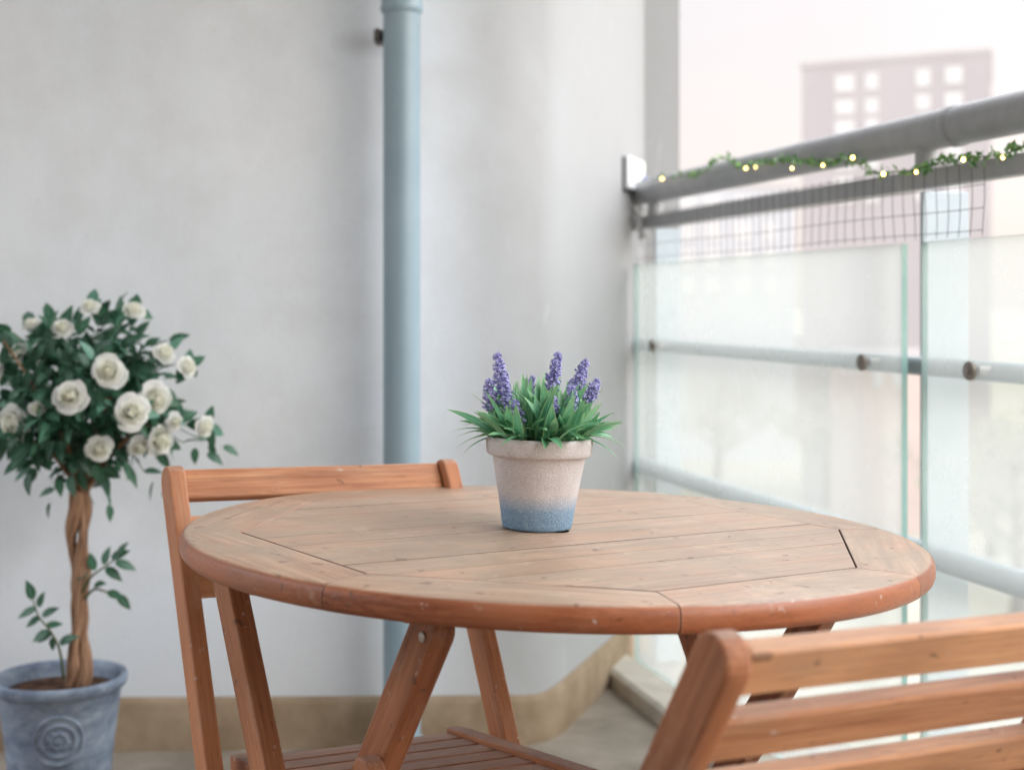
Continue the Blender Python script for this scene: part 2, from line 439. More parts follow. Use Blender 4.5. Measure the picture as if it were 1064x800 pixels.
sd = bpy.data.lights.new('sun', 'SUN'); sun = bpy.data.objects.new('sun', sd); col.objects.link(sun)
sd.energy = 2.75; sd.angle = math.radians(75); sd.color = (1., .965, .92)
sdir = V(math.sin(SUN_AZ) * math.cos(SUN_EL), math.cos(SUN_AZ) * math.cos(SUN_EL), math.sin(SUN_EL))
sun.rotation_euler = sdir.to_track_quat('Z', 'Y').to_euler(); sun.location = sdir * 20

scene.view_settings.view_transform = 'Standard'; scene.view_settings.look = 'None'
scene.view_settings.exposure = 0; scene.view_settings.gamma = 1
try:
    scene.cycles.use_denoising = True; scene.cycles.max_bounces = 7; scene.cycles.diffuse_bounces = 4; scene.cycles.glossy_bounces = 2; scene.cycles.transparent_max_bounces = 14
    scene.cycles.sample_clamp_indirect = 6
except Exception: pass

# ------------------------------------------------------------------ wall
def poly_round(pts, i, r, n=8):
    """round corner i of a polyline with radius-ish r"""
    p, a, b = Vector(pts[i]), Vector(pts[i - 1]), Vector(pts[i + 1])
    s, e = p + (a - p).normalized() * r, p + (b - p).normalized() * r
    return [tuple((1 - t) ** 2 * s + 2 * t * (1 - t) * p + t * t * e) for t in [k / n for k in range(n + 1)]]
line = [(-3.6, 2.79), (.075, 3.285), (.395, 4.295), (.50, 4.30)]
inner = [line[0]] + poly_round(line, 1, .14) + [line[2], line[3]]
def wall_strip(path, zf0, z1, thick_pts):
    mb = MB(); n = len(path); vs = []
    for (x, y) in path: vs.append((x, y, zf0(x, y)))
    for (x, y) in path: vs.append((x, y, z1(x, y)))
    mb.add(vs, [(i, i + 1, n + i + 1, n + i) for i in range(n - 1)])
    return mb
wroot = thing('balcony_wall', 'pale grey plastered balcony wall with a brown sealed strip along its foot', 'wall', loc=(0, 0, 0))
closed = inner + [(.51, 4.62), (-3.8, 4.62)]
mb = MB(); n = len(closed); vs = []
for zz in (-.35, 3.4):
    for (x, y) in closed: vs.append((x, y, zz))
mb.add(vs, [(i, (i + 1) % n, n + (i + 1) % n, n + i) for i in range(n)] + [tuple(range(n, 2 * n)), tuple(range(n - 1, -1, -1))], smooth=True)
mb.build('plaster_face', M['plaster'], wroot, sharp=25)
# skirting: sealed upstand with a soft chamfer, follows the wall
mb = MB(); rows = [(.0, -.02), (.010, -.02), (.010, .098), (.006, .108), (.0, .114)]
path = inner[:-1]
off = []
for i, p in enumerate(path):
    a = Vector(path[max(i - 1, 0)]); b = Vector(path[min(i + 1, len(path) - 1)])
    d = (b - a).normalized(); off.append(V(d.y, -d.x))
vs, fs = [], []
for i, p in enumerate(path):
    hw = .004 * math.sin(i * .9)
    for (o, h) in rows:
        q = Vector(p) + off[i] * (o + .0015)
        vs.append((q.x, q.y, floor_z(q.x, q.y) + h + (hw if h > .05 else 0)))
k = len(rows)
for i in range(len(path) - 1):
    for j in range(k - 1): fs.append((i * k + j, (i + 1) * k + j, (i + 1) * k + j + 1, i * k + j + 1))
mb.add(vs, fs, smooth=True); mb.build('skirting_strip', M['skirting'], wroot, sharp=40)

# ------------------------------------------------------------------ floor and kerb
RS = -.271                                    # railing: X = X0 + RS*Y
def rail_pt(X0, Y, z): return V(X0 + RS * Y, Y, z)
rdir = V(RS, 1, 0).normalized(); rperp = V(1, -RS, 0).normalized()   # along (away), outward
mb = MB()
fp = [(-3.6, -1.2), (1.70 + RS * -1.2, -1.2), (1.70 + RS * 4.4, 4.4), (-3.6, 4.4)]
vs = [(x, y, floor_z(x, y)) for x, y in fp] + [(x, y, floor_z(x, y) - .16) for x, y in fp]
mb.add(vs, [(0, 1, 2, 3), (7, 6, 5, 4), (0, 4, 5, 1), (1, 5, 6, 2), (2, 6, 7, 3), (3, 7, 4, 0)])
tag(mb.build('floor', M['floor']), kind='structure')
mb = MB(); vs = []; ys = [-1.1, 1, 2, 3, 3.6, 3.9, 4.15]
for y in ys:
    for (x0, h) in ((1.295, -.03), (1.300, .036), (1.312, .045), (1.405, .045), (1.415, .036), (1.415, -.1)):
        p = rail_pt(x0, y, 0); vs.append((p.x, p.y, floor_z(p.x, p.y) + h))
fs = [(i * 6 + j, i * 6 + j + 1, (i + 1) * 6 + j + 1, (i + 1) * 6 + j) for i in range(len(ys) - 1) for j in range(5)]
fs += [(5, 4, 3, 2, 1, 0), tuple((len(ys) - 1) * 6 + j for j in range(6))]
mb.add(vs, fs); o = mb.build('concrete_kerb', M['kerb'], None)
tag(o, 'low pale concrete kerb running along the floor edge under the glass railing', 'kerb')

# the balcony above: out of the frame, it shades this balcony
mb = MB(); zc = Z0 + 1.55
fp2 = [(-2.6, -1.2), (1.62 + RS * -1.2, -1.2), (1.62 + RS * 4.4, 4.4), (-2.6, 4.4)]
vs = [(x, y, zc) for x, y in fp2] + [(x, y, zc + .18) for x, y in fp2]
mb.add(vs, [(3, 2, 1, 0), (4, 5, 6, 7), (0, 1, 5, 4), (1, 2, 6, 5), (2, 3, 7, 6), (3, 0, 4, 7)])
tag(mb.build('ceiling', M['plaster']), kind='structure')
mb = MB(); mb.box((-1.3, -1.15, 1.2), 6.2, .2, 3.1); o = mb.build('unseen_house_wall', M['house'])  # out of view, added behind the camera to cut the fill light
tag(o, 'unseen plain house front added behind the viewer to shade the balcony', 'wall')
# ------------------------------------------------------------------ downpipe
pxm = (417.5 - HX) / F; Yp = 3.13
pc = V(pxm * Yp, Yp, 0)
fz = floor_z(pc.x, pc.y)
dp = thing('downpipe', 'blue grey plastic drainpipe fixed upright against the plaster wall', 'pipe', loc=(pc.x, pc.y, fz))
R = .0405
mb = MB(); mb.lathe([(R, .03), (R, 2.6)], 40); mb.build('pipe', M['pipe'], dp)
mb = MB(); zc = Z0 + (HY - 14) / F * Yp - fz
mb.lathe([(R, zc - .004), (R + .003, zc), (R + .006, zc + .004), (R + .006, zc + .012), (R + .0045, zc + .016), (R + .0045, zc + .2), (R, zc + .205)], 40)
mb.build('socket', M['pipe'], dp)
mb = MB(); zc = Z0 + (HY - 36) / F * Yp - fz
mb.box((-.052, .045, zc), .022, .05, .026); mb.box((-.054, .020, zc), .012, .02, .030)
mb.build('wall_clip', M['clip'], dp, .002)
mb = MB(); mb.lathe([(R + .0006, .03), (R + .008, .034), (R + .008, .055), (R + .0006, .06)], 40); mb.build('foot_collar', M['pipe'], dp)

# ------------------------------------------------------------------ railing
rr = thing('balcony_railing', 'glass balcony railing with thick grey handrail and pale tubes behind milky panels', 'railing', loc=(1.5 + RS * 3, 3, 0))
base = V(1.5 + RS * 3, 3, 0)
def L(p): return Vector(p) - base
mb = MB(); mb.tube([L(rail_pt(1.5, y, Z0 + .320)) for y in (.4, 1.2, 2.0, 3.0, 4.22)], .036, 28); hr = mb.build('handrail', M['galv'], rr, sharp=50)
mb = MB()
mb.tube([L(rail_pt(1.5, 2.585 + d, Z0 + .320)) for d in (-.012, -.009, .009, .012)], [.0365, .0385, .0385, .0365], 28)
mb.build('joint_ring', M['galv'], hr, sharp=50)
mb = MB(); mb.box(L(rail_pt(1.5, 2.27, Z0 + .232)), 3.84, .030, .036, rdir, rperp); mb.build('upper_bar', M['galv'], rr, .004)
mb = MB(); mb.tube([L(rail_pt(1.5, y, Z0 - .116)) for y in (.4, 1.5, 3.0, 4.20)], .018, 20); mb.build('middle_tube', M['galv_pale'], rr, sharp=50)
mb = MB(); mb.tube([L(rail_pt(1.5, y, Z0 - .466)) for y in (.4, 1.5, 3.0, 4.20)], .0235, 20); mb.build('lower_tube', M['galv_pale'], rr, sharp=50)
for (Y, wd) in ((4.10, .075), (2.735, .098), (1.37, .098)):
    mb = MB()
    p = rail_pt(1.522, Y, 0)
    zb = floor_z(p.x, p.y) + .002
    mb.box(L(p + rperp * (wd / 2 - .004) + V(0, 0, (zb + Z0 + .2135) / 2)), Z0 + .2135 - zb, wd, .012, (0, 0, 1), rperp, rdir)
    ps = mb.build('post', M['post'], rr, .002)
    mb = MB(); q = rail_pt(1.5, Y - .05, 0)
    mb.tube([L(q + V(0, 0, Z0 + .249)), L(q + V(0, 0, Z0 + .290))], .021, 18); mb.build('handrail_stub', M['galv'], rr, sharp=50)
def pane(y0, y1):
    mb = MB(); t = .012; zt, zb = Z0 + .112, Z0 - 1.0
    a, b = rail_pt(1.447, y0, 0), rail_pt(1.447, y1, 0); o_ = rperp * t
    vs = [L(p + V(0, 0, z)) for z in (zb, zt) for p in (a, b, b + o_, a + o_)]
    mb.add(vs, [(0, 1, 5, 4), (2, 3, 7, 6), (1, 2, 6, 5), (3, 0, 4, 7), (4, 5, 6, 7), (3, 2, 1, 0)], mat=[0, 0, 1, 1, 1, 1])
    mb.build('glass_panel', [M['glass'], M['glass_edge']], rr)
pane(2.672, 4.065); pane(1.25, 2.605); pane(.4, 1.19)
for (Y, r_) in ((3.92, .0165), (2.81, .0165), (2.453, .0165), (1.42, .0165)):
    mb = MB(); p = rail_pt(1.447, Y, Z0 - .1135)
    s = -rperp
    mb.tube([L(p + s * .0), L(p + s * .006), L(p + s * .008), L(p + s * .0082)], [r_, r_, r_ - .002, r_ * .55], 26)
    mb.tube([L(p + s * .008), L(p + s * .0105), L(p + s * .011)], [r_ * .5, r_ * .5, r_ * .3], 8)
    mb.tube([L(p + rperp * .0125), L(p + rperp * .036)], .008, 12)
    mb.build('glass_clamp', M['disc'], rr, sharp=35)

# wall plate where the railing meets the wall, with crumbled filler round the rail ends
bB = (Vector(line[2]) - Vector(line[1])).normalized(); bN = V(bB.y, -bB.x, 0)
def wallB(px_):
    k_ = (px_ - HX) / F; A = Vector(line[1]); s = (k_ * A.y - A.x) / (bB.x - k_ * bB.y); p = A + bB * s
    return V(p.x, p.y, 0)
p = wallB(656)
bp = thing('wall_plate', 'small white plate with dark left edge fixed to the wall end above the handrail', 'plate', loc=tuple(p + V(0, 0, Z0 + .37)))
mb = MB(); mb.box(bN * .012, .21, .010, .090, (bB.x, bB.y, 0), bN); mb.build('face_plate', M['plate'], bp, .002)
mb = MB(); mb.box(bN * .003 + V(-bB.x, -bB.y, 0) * .010 + V(0, 0, -.006), .215, .009, .096, (bB.x, bB.y, 0), bN); mb.build('shadow_backing', M['dark_edge'], bp, .001)  # dark sheet set low and left, standing in for the plate's shadow
mb = MB(); mb.tube([bN * .017 + V(bB.x, bB.y, 0) * .07 + V(0, 0, -.01), bN * .032 + V(bB.x, bB.y, 0) * .07 + V(0, 0, -.01)], .011, 8); mb.build('bolt_head', simple('blue_cap', (.15, .17, .30), (.2, .22, .36), 20., .5), bp, .001)
mb = MB(); r2 = random.Random(3)
for i in range(16):
    q = wallB(r2.uniform(655, 666)) + bN * r2.uniform(0, .012) + V(0, 0, Z0 + r2.uniform(.205, .30)); s = r2.uniform(.010, .024)
    ring = []
    for a in range(6):
        th = a * math.pi / 3
        for ph in (-.7, .3, 1.1):
            rr_ = s * math.cos(ph) * r2.uniform(.7, 1.2)
            ring.append(q + V(rr_ * math.cos(th), rr_ * math.sin(th), s * math.sin(ph)))
    vs = ring + [q + V(0, 0, s), q - V(0, 0, s)]
    fs = []
    for a in range(6):
        b = (a + 1) % 6
        for j in range(2): fs.append((a * 3 + j, b * 3 + j, b * 3 + j + 1, a * 3 + j + 1))
        fs.append((a * 3 + 2, b * 3 + 2, 18)); fs.append((b * 3, a * 3, 19))
    mb.add(vs, fs, smooth=True)
o = mb.build('wall_filler', M['plaster'])
tag(o, 'crumbly white filler packed round the handrail end at the wall', 'filler')

# ------------------------------------------------------------------ wire netting tied to the upper bar
mb = MB(); r2 = random.Random(5); X0n = 1.472
ys = []; y = 2.46
while y < 4.13: ys.append(y); y += .036
def netp(y, z, k=0): return rail_pt(X0n + .0015 * math.sin(y * 9 + z * 30 + k), y + .0015 * math.sin(z * 40 + y * 13) * (Z0 + .26 - z) / .1, z + .0015 * math.sin(y * 7))
for yy in ys:
    mb.tube([netp(yy, Z0 + z) for z in (.256, .22, .185, .15, .119)], .00075, 5, cap=False)
for z in (.250, .206, .166, .128):
    mb.tube([netp(yy, Z0 + z) for yy in ys], .00075, 5, cap=False)
o = mb.build('wire_netting', M['wire'])
tag(o, 'thin dark square wire netting hanging from the upper bar above the glass', 'netting')

# ------------------------------------------------------------------ fairy light garland
GX = 1.452
def gp(x, y, dx=0.): 
    k_ = (x - HX) / F; Y = (GX + dx) / (k_ - RS); return V(k_ * Y, Y, Z0 - (y - HY) / F * Y)
gpath = [(650, 192), (660, 190), (672, 188), (688, 184), (705, 183), (722, 181), (735, 177), (742, 168), (752, 165), (760, 166), (768, 172), (785, 171), (800, 168), (815, 165), (830, 169), (848, 171), (866, 168), (884, 164), (893, 172), (903, 179), (918, 180), (935, 178), (952, 178), (965, 172), (983, 168), (1001, 166), (1020, 163), (1042, 161), (1060, 154), (1082, 150), (1110, 146)]
gl_root = thing('fairy_light_garland', 'green leafy garland with tiny lit warm bulbs draped along the grey handrail', 'garland', loc=tuple(gp(900, 170)))
gb = Vector(gl_root.location)
gpts = [gp(x, y, -.012 * abs(math.sin(i * 1.7))) for i, (x, y) in enumerate(gpath)]
def smooth_path(P, sub=4):
    out_ = []
    for i in range(len(P) - 1):
        p0, p1, p2, p3 = P[max(i - 1, 0)], P[i], P[i + 1], P[min(i + 2, len(P) - 1)]
        for k in range(sub):
            t = k / sub
            out_.append(.5 * (2 * p1 + (p2 - p0) * t + (2 * p0 - 5 * p1 + 4 * p2 - p3) * t * t + (3 * p1 - p0 - 3 * p2 + p3) * t ** 3))
    return out_ + [P[-1]]
gs_ = smooth_path(gpts)
mb = MB(); mb.tube([p - gb for p in gs_], .0011, 6); mb.build('wire', M['twig'], gl_root)

def leaf(mb, p, d, up, Ln, W, bend=.25, fold=.25, tint=.5, mat=0, n=4, wprof=None, twist=0.):
    """one curved leaf from p along d; grain = (-1..1 across, 0..1 along)"""
    d = Vector(d).normalized(); up = Vector(up)
    s = d.cross(up)
    if s.length < 1e-4: s = d.cross(V(1, 0, 0))
    s.normalize(); u_ = s.cross(d).normalized()
    vs, gs, fs = [], [], []
    for i in range(n + 1):
        t = i / n
        wv = (wprof(t) if wprof else math.sin(math.pi * min(1, .08 + .92 * t) ** .8)) * W / 2
        ang = bend * t
        c = p + d * (Ln * t * math.cos(ang * .6)) - u_ * (Ln * t * math.sin(ang * .6))
        tw = twist * t
        s2 = s * math.cos(tw) + u_ * math.sin(tw); u2 = u_ * math.cos(tw) - s * math.sin(tw)
        for j in (-1, 0, 1):
            vs.append(c + s2 * (j * wv) + u2 * (abs(j) * wv * fold)); gs.append((j, t, 0))
    for i in range(n):
        for j in range(2):
            a = i * 3 + j; fs.append((a, a + 1, a + 4, a + 3))
    mb.add(vs, fs, gs, mat, True, tint)

mb = MB(); r2 = random.Random(11)
for i, p in enumerate(gs_):
    f = i / 4
    dens = 4 if (9 <= f <= 17.2 or f >= 22.5) else (2 if (f > 17.9 or 3 <= f) else 0)
    for k in range(dens):
        d = V(r2.gauss(0, 1), r2.gauss(0, 1), r2.gauss(.2, .8))
        q = p + V(r2.uniform(-1, 1), r2.uniform(-1, 1), r2.uniform(-1, 1)) * .006
        leaf(mb, q - gb, d, V(r2.gauss(0, 1), r2.gauss(0, 1), 1), r2.uniform(.010, .019), r2.uniform(.006, .011), tint=r2.random(), n=3)
mb.build('garland_leaves', M['ivy_leaf'], gl_root)
for (x, y, s) in ((688, 186, 1.), (775, 175, 1.), (785, 174, .7), (823, 175, .9), (855, 172, .9), (886, 164, 1.1), (918, 181, 1.1), (952, 179, .9), (1001, 166, 1.1), (1042, 164, .9), (1090, 150, .9)):  # the third, smallest one stands for an orange reflection on the rail
    mb = MB(); q = gp(x, y, -.016) - gb; r_ = .0031 * s
    prof = [(r_ * math.sin(math.pi * t / 8) * (1 if t < 5 else .9) + .0001, -r_ * 1.15 * math.cos(math.pi * t / 8)) for t in range(9)]
    mb.lathe(prof, 12, q); mb.build('bulb', M['bulb'], gl_root)

# ------------------------------------------------------------------ round table
tyaw = math.radians(35.9)
tx, ty = (TC - n_up * TH).x, (TC - n_up * TH).y
table = thing('round_table', 'round folding wooden garden table with an eight sided slatted middle and crossed legs', 'table', stand(tx, ty, tyaw))
TR, OR_, TT = .450, .379, .028
mb = MB(); ap = OR_ * math.cos(math.pi / 8)
# frame ring: eight curved segments with straight inner edges (local vertices at 22.5 degrees + 45 k)
gaps = [.0002, .0003, .0002, .0001, .0001, .0006, .0002, .0003]
igap = [.0002, .0002, .0004, .0006, .0024, .0014, .0004, .0017]
for k in range(8):
    mid = k * math.pi / 4; a0, a1 = mid - math.pi / 8, mid + math.pi / 8
    N = 20; prof_n = 0; vs, gs, fs = [], [], []
    off = V(rnd.uniform(0, 40), rnd.uniform(0, 40), rnd.uniform(0, 40))
    h0 = TH + rnd.uniform(-.0001, .0001)
    for i in range(N + 1):
        th = a0 + (a1 - a0) * i / N
        g0 = gaps[k] / .42 * (1 if i == 0 else (-1 if i == N else 0))
        th += g0
        ri = (ap + igap[k]) / math.cos(th - mid)
        prof = [(ri, -TT), (ri, -.0008), (ri + .0008, 0)]
        prof += [(TR - .009, 0), (TR - .0055, -.0012), (TR - .0025, -.0035), (TR - .0006, -.007), (TR, -.011), (TR, -.019), (TR - .0015, -.0235), (TR - .005, -.027), (TR - .009, -TT)]
        for (r_, h) in prof:
            x, y = r_ * math.cos(th), r_ * math.sin(th)
            vs.append((x, y, h0 + h))
            lx = -x * math.sin(mid) + y * math.cos(mid); ly = x * math.cos(mid) + y * math.sin(mid)
            gs.append(V(lx, ly, h) + off)
    pn = len(prof)
    for i in range(N):
        for j in range(pn):
            a, b = i * pn + j, i * pn + (j + 1) % pn
            fs.append((a, a + pn, b + pn, b)[::-1])
    mi = [1 if j < 1 else 0 for i in range(N) for j in range(pn)] + [1, 1]
    fs.append(tuple(range(pn))[::-1]); fs.append(tuple(N * pn + j for j in range(pn)))
    mb.add(vs, fs, gs, mi, True)
# slats clipped to the octagon, grain along local X
def clip(poly, nx, ny, d):
    out_ = []
    for i in range(len(poly)):
        p, q = poly[i], poly[(i + 1) % len(poly)]
        a, b = p[0] * nx + p[1] * ny - d, q[0] * nx + q[1] * ny - d
        if a <= 0: out_.append(p)
        if a * b < 0: t = a / (a - b); out_.append((p[0] + (q[0] - p[0]) * t, p[1] + (q[1] - p[1]) * t))
    return out_
NS = 11; W_ = 2 * ap / NS
sl_gap = [.0003 + .0008 * rnd.random() ** 2 for _ in range(NS + 1)]
for i in range(NS):
    y0 = -ap + i * W_ + sl_gap[i] / 2; y1 = -ap + (i + 1) * W_ - sl_gap[i + 1] / 2
    poly = [(-.5, y0), (.5, y0), (.5, y1), (-.5, y1)]
    for k in range(8):
        a = k * math.pi / 4
        poly = clip(poly, math.cos(a), math.sin(a), ap - .0002)
    dz = rnd.uniform(-.0002, .0001)
    if i == NS // 2:           # middle slat: the parasol hole goes through it
        hr_ = .0172; xs = [p[0] for p in poly]
        arc = [(hr_ * math.cos(t), hr_ * math.sin(t)) for t in [math.pi / 2 + math.pi * j / 12 for j in range(13)]]
        left = [(min(xs), y0), (0, y0)] + arc[::-1] + [(0, y1), (min(xs), y1)]
        arc2 = [(-x, y) for x, y in arc]
        right = [(0.0004, y0), (max(xs), y0), (max(xs), y1), (0.0004, y1)] + [(x + .0004, y) for x, y in arc2]
        mb.prism(left, TH - .022 + dz, TH + dz, side=1); mb.prism(right, TH - .022 + dz, TH + dz, side=1)
    else:
        mb.prism(poly, TH - .022 + dz, TH + dz, side=1)
top = mb.build('tabletop', [M['wood_top'], M['seam']], table, sharp=35)
b = top.modifiers.new('bevel', 'BEVEL'); b.width = .0003; b.segments = 1; b.limit_method = 'ANGLE'; b.angle_limit = math.radians(60)
mb = MB()
for x in (-.24, .24): mb.box((x, 0, TH - .0225 - .006), .50, .045, .012, (0, 1, 0), (1, 0, 0), (0, 0, -1))
mb.build('under_batten', M['wood'], table, .002)
def leg_bar(mb, x, t0, sgn, z0, z1, wd, th, lean=.6, rt=True, rb=False):
    """a leg in the plane x = const; local y = -t; runs from height z0 down to z1"""
    A = V(x, -t0, z0); D = V(0, -sgn * lean, -1); Ln = (z0 - z1) * D.length; D.normalize()
    Y = V(1, 0, 0).cross(D)
    r = wd / 2; poly = []
    if rt: poly += [(r - r * math.sin(a), r * math.cos(a)) for a in [math.pi * j / 10 for j in range(11)]]
    else: poly += [(0, r), (0, -r)]
    if rb: poly += [(Ln - r + r * math.sin(a), -r * math.cos(a)) for a in [math.pi * j / 10 for j in range(11)]]
    else:
        k_ = r * lean      # foot cut level with the floor
        poly += [(Ln - k_ * (1 if sgn * 1 > 0 else -1), -r), (Ln + k_ * (1 if sgn > 0 else -1), r)]
    mb.prism(poly, -th / 2, th / 2, A, D, Y, V(1, 0, 0) * (1 if D.cross(Y).x > 0 else -1))
for sx in (-1, 1):
    mb = MB(); leg_bar(mb, sx * .345, -.2, 1, TH - .040, .012, .040, .026); mb.build('leg', M['wood'], table, .003)
    mb = MB(); leg_bar(mb, sx * .298, .2, -1, TH - .034, .012, .042, .029); lg = mb.build('leg', M['wood'], table, .003)
    mb = MB(); c = V(sx * .298 - .0145, -.2 + .6 * .010, TH - .058)
    mb.tube([c + V(.002, 0, 0), c + V(-.002, 0, 0), c + V(-.003, 0, 0)], [.0055, .0055, .0035], 12); mb.build('bolt', M['bolt'], lg, sharp=35)
mb = MB(); mb.box((0, .16, TH - .054), .66, .03, .020); mb.build('cross_rail', M['wood'], table, .002)
mb = MB(); mb.box((0, -.10, TH - .054), .565, .03, .020); mb.build('cross_rail', M['wood'], table, .002)
mb = MB(); leg_bar(mb, -.3245, .108, 1, TH - .198, TH - .46, .040, .022, rb=True); mb.build('support_arm', M['wood'], table, .003)
mb = MB(); mb.box((0, .19, .10), .66, .03, .022); mb.build('stretcher', M['wood'], table, .002)
mb = MB(); mb.box((0, -.19, .10), .565, .03, .022); mb.build('stretcher', M['wood'], table, .002)

# ------------------------------------------------------------------ folding chairs
def chair(label, x, y, yaw):
    r = thing('folding_chair', label, 'chair', stand(x, y, yaw), group='wooden folding chairs at the table')
    HT, m = .757, .60
    D = V(0, -m, -1).normalized(); Nf = V(0, -1, m).normalized()     # down the post; out of the backrest (to the front)
    hw = .21
    for sx in (-1, 1):
        mb = MB(); leg_bar(mb, sx * hw, 0, 1, HT, .012, .044, .024, m); mb.build('post', M['wood'], r, .0035, 3)
        mb = MB(); leg_bar(mb, sx * (hw - .027), .52, -1, .40, .012, .038, .022, 1.30, rt=True); mb.build('rear_leg', M['wood'], r, .003)
    for i in range(3):
        cen = V(0, 0, HT) + D * (.005 + .022 + i * .0695) - Nf * .004
        mb = MB(); mb.box(cen, 2 * hw - .025, .044, .018, (1, 0, 0), D, Nf); mb.build('back_slat', M['wood_slat'], r, .0035, 3)
    mb = MB(); sl = .12; Sd = V(0, -1, sl).normalized(); Su = V(0, sl, 1).normalized(); S0 = V(0, -.172, .398)
    for i in range(7):
        mb.box(S0 + Sd * (.024 + i * .0505) - Su * .009, .286, .0435, .016, (1, 0, 0), Sd, Su)
    for sx in (-1, 1):
        mb.box(S0 + Sd * .178 + V(sx * .1565, 0, 0) - Su * .008, .366, .024, .026, Sd, (1, 0, 0), Su)
    mb.build('seat', M['wood'], r, .0022)
    mb = MB(); mb.box(V(0, -.6 * (HT - .30), .30), 2 * hw - .025, .026, .02); mb.build('cross_rail', M['wood'], r, .002)
    mb = MB(); mb.box(V(0, -.052, .052), 2 * hw - .08, .026, .02); mb.build('cross_rail', M['wood'], r, .002)
    return r
chair('wooden folding chair on the far side of the table facing the camera', -.312, 2.095, math.radians(29))
CX, CY, CYAW = .320, 1.135, 28
chair('wooden folding chair in the right foreground seen from behind', CX, CY, math.radians(CYAW + 180))

# ------------------------------------------------------------------ potted lavender
pl = thing('potted_lavender', 'small pot of artificial lavender with blue dipped base standing on the table', 'plant', None)
m_ = stand(tx, ty, 0); p0 = m_ @ V(-.022, .018, TH + .0006)
pl.matrix_world = m_.copy(); pl.matrix_world.translation = p0
bpy.context.view_layer.update()
PH = .1125
mb = MB()
mb.lathe([(.0001, 0), (.040, 0), (.0425, .0012), (.0435, .004), (.0475, .030), (.0530, .062), (.0578, .0875), (.0582, .0895), (.0596, .0900), (.0640, .0905), (.0655, .0925), (.0660, .097), (.0665, .107), (.0660, .1105), (.0640, PH), (.0600, PH), (.0580, .110), (.0560, .092)], 64)
mb.build('pot', M['clay'], pl, sharp=60)
mb = MB(); mb.lathe([(.0001, .100), (.03, .101), (.0572, .098)], 32); mb.build('soil', M['soil'], pl)
def strap(t): return (min(1, t / .10 + .45)) * (1 - max(0, (t - .45) / .55) ** 1.9) + .03
mb = MB(); r2 = random.Random(21)
def lav_leaf(az, el, ln, wd, r0=.02, bend=.6, z=PH - .012, tint=None, tw=0., roll=0.):
    d = V(math.cos(az) * math.cos(el), math.sin(az) * math.cos(el), math.sin(el))
    p = V(math.cos(az) * r0, math.sin(az) * r0, z)
    leaf(mb, p, d, V(0, 0, 1) + V(r2.gauss(0, roll), r2.gauss(0, roll) - roll, 0), ln, wd, bend, .22, r2.random() if tint is None else tint, 0, 8, strap, tw)
for i in range(54):
    lav_leaf(r2.uniform(0, 6.28), math.radians(r2.uniform(14, 48)), r2.uniform(.040, .066), r2.uniform(.0085, .0125), r2.uniform(.030, .046), r2.uniform(.2, .9), PH - .001, None, r2.uniform(-.8, .8), .4)
for i in range(190):
    lav_leaf(r2.uniform(0, 6.28), math.radians(r2.uniform(42, 86)), r2.uniform(.050, .088), r2.uniform(.0105, .0160), r2.uniform(.006, .050), r2.uniform(.1, 1.1), PH - .012, None, r2.uniform(-1., 1.), .55)
for i in range(46):
    lav_leaf(r2.uniform(0, 6.28), math.radians(r2.uniform(62, 88)), r2.uniform(.074, .098), r2.uniform(.0105, .0155), r2.uniform(.006, .040), r2.uniform(.1, .8), PH - .012, r2.uniform(.3, 1), r2.uniform(-1., 1.), .55)
# the long side leaves
for az, el, ln in ((172, 16, .074), (180, 28, .070), (188, 12, .062), (165, 40, .066), (2, 20, .082), (-8, 28, .070), (-14, 14, .066)):
    lav_leaf(math.radians(az), math.radians(el), ln, .0115, .036, .9, PH - .002, r2.uniform(.1, .6))
mb.build('leaves', M['lav_leaf'], pl)
def spike(bx, by, bz, tx_, ty_, tz, r0, nfl, seed):
    rs = random.Random(seed); A, B = V(bx, by, bz), V(tx_, ty_, tz); ax = (B - A); ln = ax.length; ax.normalize()
    s = ax.cross(V(0, 1, .2)).normalized(); t_ = s.cross(ax)
    mb = MB(); mb.tube([V(bx * .6, by * .6, PH - .01), A, B], [.0012, .0011, .0006], 6, mat=1)
    for i in range(nfl):
        f = (i + rs.random()) / nfl
        a = i * 2.4 + rs.uniform(-.3, .3); rad = r0 * (1 - .66 * f ** 1.6) * rs.uniform(.55, 1.35)
        o = s * math.cos(a) + t_ * math.sin(a); c = A + ax * (ln * f) + o * rad * .55
        tip = (o + ax * rs.uniform(.3, .8)).normalized(); tn = rs.random()
        e1 = tip.cross(ax).normalized(); e2 = e1.cross(tip)
        mb.tube([A + ax * (ln * f), c, c + tip * rad * .3], [.0006, .0011, .0014], 5, tint=tn * .4, cap=False)
        q = c + tip * rad * .3; pr = rs.uniform(.0018, .0030)
        for k in range(4):
            th = k * math.pi / 2 + rs.uniform(-.3, .3); e = e1 * math.cos(th) + e2 * math.sin(th); g_ = e1 * -math.sin(th) + e2 * math.cos(th)
            mb.add([q, q + e * pr * .6 + g_ * pr * .42 + tip * pr * .35, q + e * pr * 1.15 + tip * pr * .15, q + e * pr * .6 - g_ * pr * .42 + tip * pr * .35], [(0, 1, 2, 3)], None, 0, False, min(1, .25 + tn * .75))
    mb.build('flower_spike', [M['floret'], M['twig']], pl)
pc_ = Vector(p0)
def lp(x, y, dy=0.):        # photograph position -> pot coordinates
    q = px(x, y, pc_.y + dy); return (q.x - pc_.x, dy, q.z - pc_.z)
